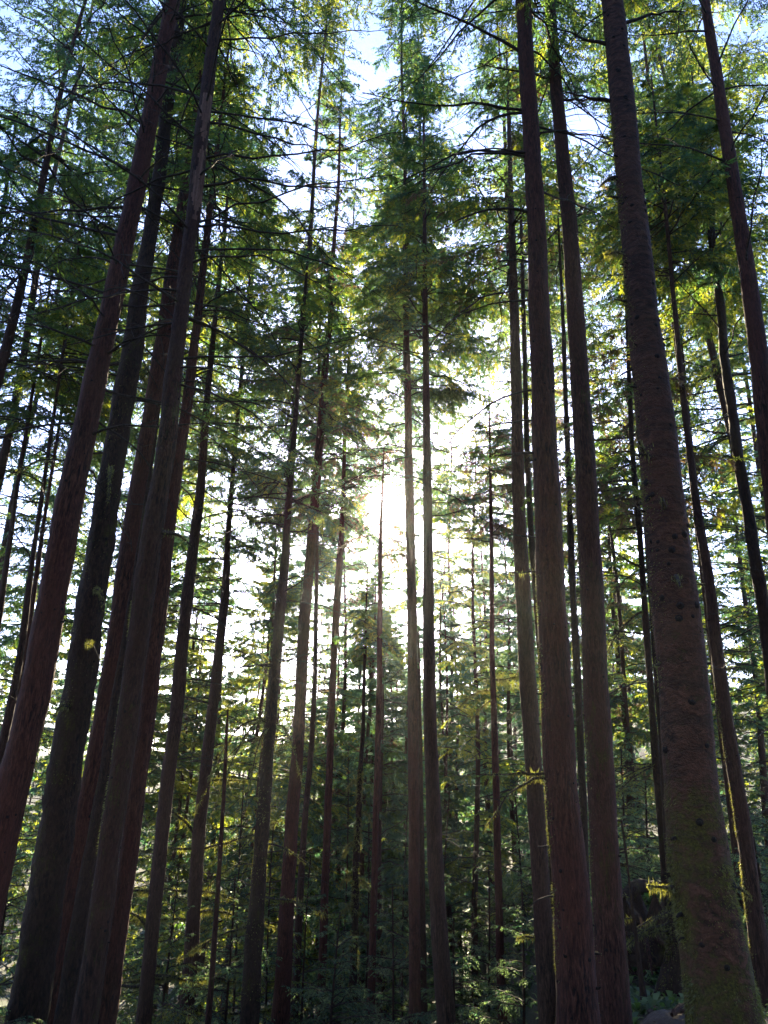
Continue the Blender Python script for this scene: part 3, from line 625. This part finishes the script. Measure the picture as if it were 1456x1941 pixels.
def fringe(i, y0, y1, n, az0=180, spread=22, size=1.0, mat=None):
    """a strip of fuzzy moss clinging to one side of a trunk, between two photo heights"""
    root, ax, rf, (gz, top), base = TREES[i]; r = np.random.default_rng(3000 + i + int(y0)); D = base[1]
    z = r.uniform(at(728, y1, D)[2], at(728, y0, D)[2], n); z = z[np.sin(z * 4.1 + i) + .8 * np.sin(z * 9.7 + 2 * i) + r.normal(0, .5, len(z)) > -.3]; n = len(z)
    c = ax(z); az = np.radians(az0 + r.normal(0, spread, n)); o = np.stack([np.cos(az), np.sin(az), 0 * az], -1)
    q = c + o * (rf(z) * .97)[:, None]; d = unit(o + r.normal(0, .45, (n, 3)) - np.array([0, 0, .7])); l = r.uniform(.012, .05, (n, 1)) * size
    w = unit(np.cross(d, r.normal(0, 1, (n, 3)))) * r.uniform(.003, .008, (n, 1)) * size
    g = G(); g.add(np.stack([q - w, q + w, q + d * l], 1).reshape(-1, 3), np.arange(n * 3).reshape(-1, 3), 0)
    g.build('moss', [mat or L_moss], root, off=base)
fringe(24, 200, 1300, 5200); fringe(24, 1500, 1941, 3400, 178, 26, 1.2); fringe(24, 1620, 1941, 5200, -30, 42, 1.1)
fringe(21, 1080, 1850, 2600, 183, 16); fringe(23, 900, 1900, 1600, 180, 14); fringe(27, 1250, 1900, 2200, 180, 18, 1.1); fringe(22, 1150, 1600, 1600, 180, 20)
fringe(3, 1150, 1700, 1800, 185, 16); fringe(1, 700, 1500, 1800, 240, 60); fringe(13, 1440, 1940, 5000, 90, 200, 2.6); fringe(9, 1330, 1900, 2200, 150, 120, 1.6); fringe(30, 1640, 1900, 3000, 200, 100, 1.3)

# ---------------------------------------------------------------- the rest of the stand
VARS = []
def filler(x, D, top, base_r, seed, label, group, R=3.0, z0f=.35, nb=56, leafL=.22, leafW=.07, twigs=13, leafn=16, kinds=(1, 1, 2, 3), mat=None, name='conifer_tree', cat='tree', tw=10, thin=1.0, path=None):
    """a conifer with its foot at (x, D) and its top at world height top"""
    r = np.random.default_rng(seed + 999)
    gz = float(ground(x, D)); top = max(top, gz + 2.6); H = top - gz
    lean = r.normal(0, .02, 2)
    zz = np.array([gz - .3, gz + .5, gz + H * .5, top]); rr = np.array([base_r * 1.35, base_r, base_r * .62, .02])
    n = 40; z = np.linspace(zz[0], top, n); h = z - gz
    cx = x + lean[0] * h + .12 * np.sin(h * .35 + seed); cy = D + lean[1] * h; rad = np.interp(z, zz, rr)
    if path is not None:
        gz = float(ground(np.interp(gz, path[:, 2], path[:, 0]), D)); z = np.linspace(gz - .3, top, n)
        cx = np.interp(z, path[:, 2], path[:, 0]) + .05 * np.sin(z * .4 + seed); cy = D + 0 * z; zz = np.array([gz - .3, gz + .5, gz + (top - gz) * .5, top]); rad = np.interp(z, zz, rr); x = float(cx[0])
    P = np.stack([cx, cy, z], -1)[None]; base = np.array([x, D, gz])
    root = bpy.data.objects.new(name, None); COL.objects.link(root); root.location = base.tolist()
    tagit(root, label, cat, group)
    g = G(); tubes(g, P, rad[None] * (1 + .04 * r.normal(0, 1, n))[None], 10, 0, cap=True)
    g.build('trunk', [mat or M_grey], root, off=base)
    ax = axis_fn(z, np.stack([cx, cy], -1)); rf = lambda q: np.interp(q, z, rad)
    g = G(); z0 = gz + H * z0f
    for q in range(tw):
        dead_branch_geo(g, ax(np.array(r.uniform(gz + H * .05, z0 + 1))), r.random() * 6.28, R * r.uniform(.4, .9), r.uniform(-.2, .3), r.uniform(.1, .5), .018, r, 0, 6)
    crown(g, ax, z0, top - .1, R, rf, r, nb=nb, leafn=leafn, leafL=leafL, leafW=leafW, twigs=twigs, kinds=kinds, bare=.15, thin=thin, base_frac=.75, wispy=.8)
    g.build('crown', LEAFMATS, root, off=base)
    return root

rs = np.random.default_rng(21)
def world_x(px, D, py=1400): return float(at(px, py, D)[0])
def toph(px, py, D): return float(at(px, py, D)[2])
# middle rows: (photo x of foot, distance, photo y of the tip, crown radius, crown start fraction, needle mix)
def trunk_path(i, D):
    """a tree farther back whose stem stands in line with trunk i"""
    pr = np.array(PROF[i]); ys = np.array([-400, -150, 200, 600, 1000, 1400, 1800, 2300.]); n = len(pr)
    sl = np.polyfit(pr[:, 1], pr[:, 0], 1); xs = np.interp(ys, pr[:, 1], pr[:, 0])
    xs = np.where(ys < pr[0, 1], pr[0, 0] + (ys - pr[0, 1]) * sl[0], xs); xs = np.where(ys > pr[-1, 1], pr[-1, 0] + (ys - pr[-1, 1]) * sl[0], xs)
    P = np.array([at(a, b, D) for a, b in zip(xs, ys)]); return P[np.argsort(P[:, 2])]
# (trunk in line or None, photo x of foot, distance, photo y of the tip, crown radius, crown start fraction, needle mix)
MID = [(0, 0, 30, -250, 4.8, .28, (1, 2, 1)), (0, 0, 42, 100, 4.6, .22, (1, 1, 3)), (1, 0, 26, -250, 4.6, .40, (1, 2, 1)), (2, 0, 34, 0, 4.4, .28, (1, 3, 1)), (3, 0, 28, -250, 4.6, .46, (3, 1, 3)), (3, 0, 44, 350, 4.4, .22, (1, 2, 1)),
       (5, 0, 30, -200, 4.6, .40, (1, 2, 3)), (5, 0, 48, 500, 4.4, .26, (3, 1, 3)), (6, 0, 36, -100, 4.6, .36, (2, 1, 2)), (6, 0, 52, 600, 4.4, .26, (3, 3, 1)), (7, 0, 33, 150, 4.4, .40, (2, 1, 1)), (9, 0, 28, -250, 4.4, .52, (3, 3, 1)), (9, 0, 44, 300, 4.4, .36, (2, 1, 2)),
       (10, 0, 34, -200, 4.4, .42, (1, 2, 1)), (10, 0, 52, 600, 4.4, .36, (1, 2, 3)), (12, 0, 42, 150, 4.4, .44, (2, 1, 1)), (15, 0, 27, -250, 4.4, .52, (2, 1, 1)), (15, 0, 38, 50, 4.2, .48, (1, 2, 1)), (17, 0, 30, -200, 4.4, .50, (1, 2, 3)), (17, 0, 44, 250, 4.4, .42, (1, 1, 3)),
       (19, 0, 28, -100, 4.4, .44, (1, 2, 1)), (19, 0, 40, 200, 4.4, .34, (3, 1, 3)), (21, 0, 32, -150, 4.6, .36, (1, 3, 1)), (21, 0, 48, 350, 4.4, .20, (1, 4, 2)), (23, 0, 26, -250, 4.6, .42, (1, 2, 1)), (23, 0, 40, 200, 4.6, .22, (4, 1, 3)),
       (24, 0, 30, -150, 4.8, .28, (1, 1, 2)), (24, 0, 46, 250, 4.6, .15, (2, 1, 3)), (25, 0, 25, -250, 5.0, .38, (1, 3, 1)), (26, 0, 32, -100, 4.8, .28, (1, 3, 3)), (27, 0, 38, 0, 4.8, .15, (1, 3, 2)), (27, 0, 26, -200, 4.6, .42, (3, 3, 1)),
       (None, -95, 24, -200, 4.8, .38, (1, 2, 1)), (None, -190, 17, -300, 5.0, .5, (1, 2, 1)), (None, -60, 36, 100, 4.6, .2, (1, 3, 1)), (None, 1500, 25, -200, 4.8, .3, (1, 3, 2)), (None, 1540, 38, 100, 4.8, .15, (1, 3, 2)),
       (None, 640, 55, 1000, 3.8, .2, (2, 1, 2)), (None, 690, 42, 1050, 3.4, .2, (2, 2, 1)), (None, 745, 50, 1090, 3.6, .2, (2, 1, 2)), (None, 850, 52, 1040, 3.8, .15, (2, 2, 1)), (None, 895, 42, 800, 4.0, .2, (1, 3, 3)), (None, 850, 60, 690, 4.4, .35, (1, 2, 3)), (None, 805, 66, 820, 4.4, .3, (2, 1, 3)), (None, 660, 48, 820, 4.2, .3, (4, 1, 2)), (None, 965, 58, 940, 4.0, .15, (1, 2, 2)),
       (None, 737, 36, 1045, 3.4, .1, (2, 1, 2)), (None, 708, 47, 1010, 3.8, .15, (2, 2, 1)), (None, 562, 38, 1080, 3.6, .15, (1, 3, 2)), (None, 765, 48, 1020, 3.8, .1, (2, 1, 1)), (None, 520, 58, 1000, 4.2, .15, (3, 1, 3)), (None, 455, 46, 960, 4.4, .2, (3, 1, 3)), (None, 500, 38, 900, 4.0, .22, (2, 1, 3)), (None, 350, 52, 900, 4.0, .15, (3, 3, 1)), (None, 560, 44, 860, 4.2, .2, (1, 2, 3)), (None, 1180, 48, 560, 4.4, .15, (4, 1, 1))]
MIDO = []
WH = ['far left edge', 'left side', 'left of the bare pointed snag', 'left of the sun', 'below the sun', 'right of the sun', 'between the sun and the big right trunks', 'behind the big right trunks', 'beyond the thickest trunk', 'right edge']
def where(px):
    return WH[int(np.clip(np.searchsorted([40, 300, 430, 640, 760, 860, 980, 1180, 1380], px), 0, 9))]
for k, (ti, px, D, py, R, z0, kd) in enumerate(MID):
    pth = None if ti is None else trunk_path(ti, D)
    if ti is not None: px = float(np.interp(1400, [q[1] for q in PROF[ti]], [q[0] for q in PROF[ti]]))
    top = min(toph(px, py, D), 46)
    MIDO.append((k, D, top, filler(world_x(px, D), D, top, .17 + .05 * rs.random(), k, 'x', 'second rank of conifers', R=R, z0f=z0, path=pth, kinds=kd, leafL=.11 + D * .0021, leafW=.022 + D * .0008, leafn=44, twigs=18, nb=84, tw=32), kd))
SHORT = [(-20, 'left edge of the photo'), (128, 'leftmost big trunk'), (200, 'thick dark mossy trunk'), (250, 'slim reddish trunk'), (293, 'peeling trunk'), (322, 'trunk with the mid-height mossy stub'), (371, 'trunk crossing the yellow patch'),
         (430, 'trunk above the pointed snag'), (535, 'twin-stemmed trunk'), (593, 'tall slender leaning conifer'), (648, 'slim glare-lit trunk'), (721, 'wispy-topped trunk under the sun'), (777, 'slender trunk right of the sun'), (811, 'thicker trunk right of the sun'),
         (931, 'lone thin trunk'), (985, 'greyish half-hidden trunk'), (1040, 'tall rough red trunk'), (1115, 'smooth red trunk'), (1263, 'thickest trunk'), (1330, 'sunlit-edged slim trunk'), (1420, 'crooked dark trunk'), (1480, 'right edge of the photo')]
TAKEN = {}
for k, D, top, o, kd in sorted(MIDO, key=lambda q: q[1]):
    gz = o.location[2]; px, _, _ = project(np.array([o.location[0], o.location[1], gz + .65 * (top - gz)]))
    j = int(np.argmin([abs(a - float(px)) for a, b in SHORT])); dx = float(px) - SHORT[j][0]
    side = 'behind' if abs(dx) < 14 else ('just left of' if dx < 0 else 'just right of')
    if 'edge of the photo' in SHORT[j][1]: side = 'by'
    key = side + SHORT[j][1]; nth = TAKEN.get(key, 0); TAKEN[key] = nth + 1
    hue = 'yellow-green' if kd.count(3) > 1 else 'blue-green' if kd.count(2) > 1 else 'brownish' if 4 in kd else 'green'
    o['label'] = ('%s%s-crowned conifer %s the %s' % (['nearest ', 'second-nearest ', 'third-nearest ', 'farthest '][min(nth, 3)], hue, side, SHORT[j][1]))
FAR = []
k = 0
for D in (48, 60, 74, 90, 110, 135, 175):
    step = 3.7 + D * .017
    x = world_x(-120, D)
    xe = world_x(1580, D)
    while x < xe:
        xx = x + rs.uniform(-.35, .35) * step; dd = D + rs.uniform(-.09, .09) * D
        px, py_, _ = project(np.array([xx, dd, 0.]))
        # tip heights follow the dark treeline of the photograph
        tip = np.interp(px, [-100, 150, 330, 480, 600, 690, 800, 900, 980, 1080, 1200, 1456], [840, 890, 1040, 1080, 1010, 1000, 1000, 950, 910, 850, 760, 620]) + rs.uniform(-110, 110)
        top = toph(px, tip, dd)
        gz = float(ground(xx, dd)); top = min(max(top, gz + 9), gz + 46)
        dens = 1.0
        hp, _, _ = project(np.array([xx, dd, gz + .7 * (top - gz)])); j = int(np.argmin([abs(a - float(hp)) for a, b in SHORT])); dx = float(hp) - SHORT[j][0]
        sd = 'by' if 'edge of' in SHORT[j][1] else 'directly behind' if abs(dx) < 10 else 'left of' if dx < 0 else 'right of'
        rank = 'dim' if D < 70 else 'hazy' if D < 120 else 'faintest'
        filler(xx, dd, top, .16 + .08 * rs.random(), 200 + k, '%s far conifer deep in the stand, %s the %s' % (rank, sd, SHORT[j][1]), '%s far conifers %s the %s' % (rank, sd, SHORT[j][1]),
               R=rs.uniform(3.2, 4.2), z0f=rs.uniform(.03, .18), nb=72, leafL=.28 + D * .0026, leafW=.085 + D * .0011, twigs=12, leafn=14, kinds=((2, 2, 1) if 600 < px < 1150 else (1, 2, 3)), tw=7)
        k += 1; x += step
print('far', k)

# understorey: young hemlocks on the slope below
YOUNG = [(30, 19, 1560), (-20, 15, 1700), (290, 27, 1500), (330, 24, 1640), (440, 23, 1660), (455, 30, 1480), (520, 27, 1560), (590, 26, 1620), (640, 22, 1730), (650, 32, 1420), (690, 30, 1560), (740, 24, 1680), (760, 34, 1440), (830, 30, 1500),
         (870, 21, 1740), (890, 28, 1560), (915, 24, 1640), (970, 19.5, 1690), (985, 27, 1500), (1070, 24, 1560), (1180, 22, 1540), (1200, 27, 1420), (1235, 24, 1480), (1400, 20, 1500), (1430, 24, 1380), (1445, 17, 1640)]
YT = {}
BOT = [(0, 'left edge of the photo'), (65, 'thick dark mossy trunk'), (150, 'peeling trunk'), (285, 'trunk crossing the yellow patch'), (365, 'trunk above the pointed snag'), (405, 'bare pointed snag'), (482, 'twin-stemmed trunk'), (540, 'tall slender leaning conifer'), (615, 'slim glare-lit trunk'), (672, 'knobbly mossy trunk'),
       (708, 'wispy-topped trunk under the sun'), (787, 'slender trunk right of the sun'), (835, 'thicker trunk right of the sun'), (948, 'lone thin trunk'), (1030, 'greyish half-hidden trunk'), (1085, 'tall rough red trunk'), (1155, 'smooth red trunk'), (1212, 'thin crooked sapling'), (1340, 'thickest trunk'), (1425, 'sunlit-edged slim trunk')]
def ylab(px):
    j = int(np.argmin([abs(a - px) for a, b in BOT])); dx = px - BOT[j][0]
    side = 'behind' if abs(dx) < 12 else ('just left of' if dx < 0 else 'just right of')
    key = side + BOT[j][1]; nth = YT.get(key, 0); YT[key] = nth + 1
    return '%sfeathery young hemlock low down %s the %s' % (['', 'farther ', 'farthest '][min(nth, 2)], side, BOT[j][1])
for k, (px, D, py) in sorted(enumerate(YOUNG), key=lambda q: q[1][1]):
    kd = (6, 6, 3) if k % 3 == 0 else (6, 2, 6)
    filler(world_x(px, D, 1700), D, toph(px, py, D), .05, 700 + k, 'x', 'young hemlocks on the lower slope', R=1.9, z0f=.1, nb=44,
           leafL=.09 + D * .0015, leafW=.028, twigs=16, leafn=20, kinds=kd, name='young_hemlock', cat='young tree', tw=8, mat=M_dark)['label'] = ylab(px)

# the same wood goes on behind and beside the viewpoint (it closes off the sky there)
_b = [filler(-6.0, -9.0, 30, .28, 900, 'x', None, R=4.2, z0f=.3, nb=70, leafL=.6, leafW=.22, twigs=9, leafn=9, kinds=(1, 2, 1), tw=0),
      filler(5.0, -12.0, 34, .30, 901, 'x', None, R=4.6, z0f=.25, nb=70, leafL=.6, leafW=.22, twigs=9, leafn=9, kinds=(1, 2, 1), tw=0)]
BACK = [(-15, -4), (-22, 6), (-14, 7), (-26, -8), (14, -2), (21, 5), (16, 9), (27, -6), (0, -17), (-11, -18), (11, -20), (-20, -18), (21, -16), (-4, -26), (6, -28), (-16, -30), (17, -29), (-30, -22), (30, -20), (0, -38), (-12, -42), (13, -42), (-27, -36), (27, -36), (-33, 12), (32, 15), (-36, 0), (36, 2)]
for k, (x, y) in enumerate(BACK):
    src = _b[k % 2]; o = src.copy(); COL.objects.link(o); o.location = (x, y, float(ground(x, y))); o.rotation_euler = (0, 0, k * 1.3)
    for ch in src.children:
        c = ch.copy(); COL.objects.link(c); c.parent = o
    _b.append(o)
for o in _b: tagit(o, 'conifer of the wood behind the viewpoint, outside the picture', 'tree', 'conifers behind the viewpoint')

# ---------------------------------------------------------------- bank, stump, fallen log, stones, ground litter
def blob(g, c, sx, sy, sz, r, n=10, m=14, amp=.2, mat=0):
    u = np.linspace(0, math.pi, n); v = np.arange(m) * 2 * math.pi / m
    U, V_ = np.meshgrid(u, v, indexing='ij'); ph = r.random(6) * 6.28
    k = 1 + amp * (np.sin(3 * V_ + ph[0]) * np.sin(2 * U + ph[1]) + .6 * np.sin(5 * V_ + ph[2] + 3 * U) + .4 * r.normal(0, .5, U.shape) * np.sin(U))
    X = np.stack([c[0] + sx * k * np.sin(U) * np.cos(V_), c[1] + sy * k * np.sin(U) * np.sin(V_), c[2] + sz * k * np.cos(U)], -1).reshape(-1, 3)
    i = np.arange(n * m).reshape(n, m); a = i[:-1]; b = np.roll(a, -1, 1); c2 = i[1:]; d = np.roll(c2, -1, 1)
    g.add(X, np.stack([a, c2, d, b], -1).reshape(-1, 4), mat)
r = np.random.default_rng(5)
p = at(1232, 1800, 18.2); gz = float(ground(p[0], p[1]))
root = bpy.data.objects.new('stump', None); COL.objects.link(root); root.location = (p[0], p[1], gz)
tagit(root, 'dark rotten reddish stump with torn roots on the bank beside the trail', 'stump')
g = G(); n = 22; m = 30; th = np.arange(m) * 2 * math.pi / m; hh = np.linspace(-.3, .8, n)
rad = .48 + .35 * np.exp(-np.clip(hh, 0, 9) / .25)
V = np.stack([p[0] + rad[:, None] * (1 + .13 * np.sin(5 * th) + .08 * np.sin(9 * th + 1) + .05 * r.normal(0, 1, (n, m))) * np.cos(th), p[1] + rad[:, None] * (1 + .13 * np.sin(5 * th)) * np.sin(th),
              gz + hh[:, None] + np.where(np.arange(n)[:, None] > n - 5, .28 * np.sin(4 * th + 1) + .12 * r.normal(0, 1, (n, m)), 0)], -1).reshape(-1, 3)
i = np.arange(n * m).reshape(n, m); a = i[:-1]; b = np.roll(a, -1, 1); c = i[1:]; d = np.roll(c, -1, 1)
g.add(V, np.stack([a, b, d, c], -1).reshape(-1, 4))
g.add(np.vstack([V[-m:], [[p[0], p[1], gz + .5]]]), np.stack([np.arange(m), (np.arange(m) + 1) % m, np.full(m, m)], -1), 0)
g.build('stump_wood', [M_dark], root, off=(p[0], p[1], gz))
for q in range(7):
    g = G(); az = -2.9 + q * .45; st = np.array([p[0] + .4 * math.cos(az), p[1] + .4 * math.sin(az), gz + .35])
    dead_branch_geo(g, st, az, r.uniform(.6, 1.3), -.1, .7, .07, r, .4, 3)
    g.build('root', [M_redm, L_moss], root, off=(p[0], p[1], gz))
# fallen log lying across the bank
g = G(); K = 24; s = np.linspace(0, 1, K); A = at(1170, 1800, 19.5); B = at(1330, 1690, 21.5)
P = A + (B - A) * s[:, None]; P[:, 2] = ground(P[:, 0], P[:, 1]) + .22 + .1 * np.sin(s * 5)
tubes(g, P[None], (.17 + .015 * r.normal(0, 1, K))[None], 14, 0, cap=True)
o = g.build('fallen_log', [M_dark, L_moss]); tagit(o, 'fallen log lying on the bank behind the moss-clad tree', 'log')
g = G(); A = at(1275, 1934, 12.6); B = at(1330, 1908, 13.4); P = A + (B - A) * s[:, None]; P[:, 2] = ground(P[:, 0], P[:, 1]) + .10
tubes(g, P[None], ((.015 + .05 * np.sin(np.pi * np.clip(s * .9 + .08, 0, 1))) * (1 + .06 * r.normal(0, 1, K)))[None], 12, 0, cap=True)
o = g.build('trail_edge_log', [M_redm]); tagit(o, 'thin log edging the dirt trail at the foot of the thickest trunk', 'log')
for k, (px, D, s1, lab) in enumerate([(1215, 14.2, .08, 'dark stone on the trail edge left of the moss-clad roots'), (1232, 13.6, .05, 'small stone lying on the trail left of its bigger neighbours'), (1192, 14.6, .09, 'rounded stone half hidden behind the smooth straight red trunk')]):
    x = float(at(px, 1900, D)[0]); z = float(ground(x, D)); g = G(); blob(g, (x, D, z + s1 * .3), s1, s1 * .8, s1 * .6, r, amp=.3)
    o = g.build('stone', [m_path]); tagit(o, lab, 'stone', 'stones by the trail')
# litter, ferns and moss: ground cover nobody could count
g = G(); N = 26000
D = r.uniform(8, 70, N) ** 1.0; X = r.uniform(-.62, .62, N) * D + r.normal(0, 1, N); Z = ground(X, D)
on = (np.abs(D - np.interp(X, cx, cy)) < 1.25) & (X > 2)
X, D, Z = X[~on], D[~on], Z[~on]; n = len(X)
for q in range(7):
    a = r.random(n) * 6.28; L = r.uniform(.15, .5, n) * (.7 + D * .015); el = r.uniform(.2, 1.1, n)
    d = np.stack([np.cos(a) * np.cos(el), np.sin(a) * np.cos(el), np.sin(el)], -1); B = np.stack([X, D, Z], -1)
    w = unit(np.stack([-np.sin(a), np.cos(a), 0 * a], -1)) * (L * .13)[:, None]; M1 = B + d * (L * .55)[:, None]; T_ = B + d * L[:, None] - np.array([0, 0, .35]) * L[:, None]
    g.add(np.stack([B, M1 + w, T_, M1 - w], 1).reshape(-1, 3), np.arange(n * 4).reshape(-1, 4), q % 2)
o = g.build('undergrowth', [L_fern, L_deep]); o['kind'] = 'stuff'; o['label'] = 'low ferns and green seedlings covering the forest floor'; o['category'] = 'undergrowth'

g = G(); n = 5200; X = r.uniform(2, 14, n); D = np.interp(X, cx, cy) + r.normal(0, .8, n); Z = ground(X, D) + .045
a = r.random(n) * 6.28; L = r.uniform(.02, .09, n); d = np.stack([np.cos(a), np.sin(a), r.normal(.15, .25, n)], -1) * L[:, None]; B = np.stack([X, D, Z], -1)
w = np.stack([-np.sin(a), np.cos(a), r.normal(0, .3, n)], -1) * (L * r.uniform(.06, .3, n))[:, None]
g.add(np.stack([B, B + d * .5 + w, B + d, B + d * .5 - w], 1).reshape(-1, 3), np.arange(n * 4).reshape(-1, 4), 0)
o = g.build('leaf_litter', [L_brn]); o['kind'] = 'stuff'; o['label'] = 'dry twigs and fallen leaves strewn over the trail'; o['category'] = 'litter'

# ---------------------------------------------------------------- sunlit air between the trees
hz, nt_, o_ = newmat('forest_haze')
pv = nt_.nodes.new('ShaderNodeVolumePrincipled'); pv.inputs['Density'].default_value = HAZE
pv.inputs['Color'].default_value = (.86, .92, 1, 1); pv.inputs['Anisotropy'].default_value = .8
nt_.links.new(pv.outputs[0], o_.inputs['Volume'])
if HAZE > 0:
    x0, x1, y0, y1, z0, z1 = -1290, 1290, -1400, 1500, -40, 125
    V = np.array([(x, y, z) for x in (x0, x1) for y in (y0, y1) for z in (z0, z1)], float)
    F = np.array([(0, 1, 3, 2), (4, 6, 7, 5), (0, 4, 5, 1), (2, 3, 7, 6), (0, 2, 6, 4), (1, 5, 7, 3)])
    g = G(); g.add(V, F); o = g.build('haze', [hz], smooth=False); o['kind'] = 'stuff'; o['label'] = 'thin pale haze hanging in the wood'; o['category'] = 'haze'
    hz.use_nodes = True
print('objects', len(bpy.data.objects), 'polys', sum(len(m.polygons) for m in bpy.data.meshes))
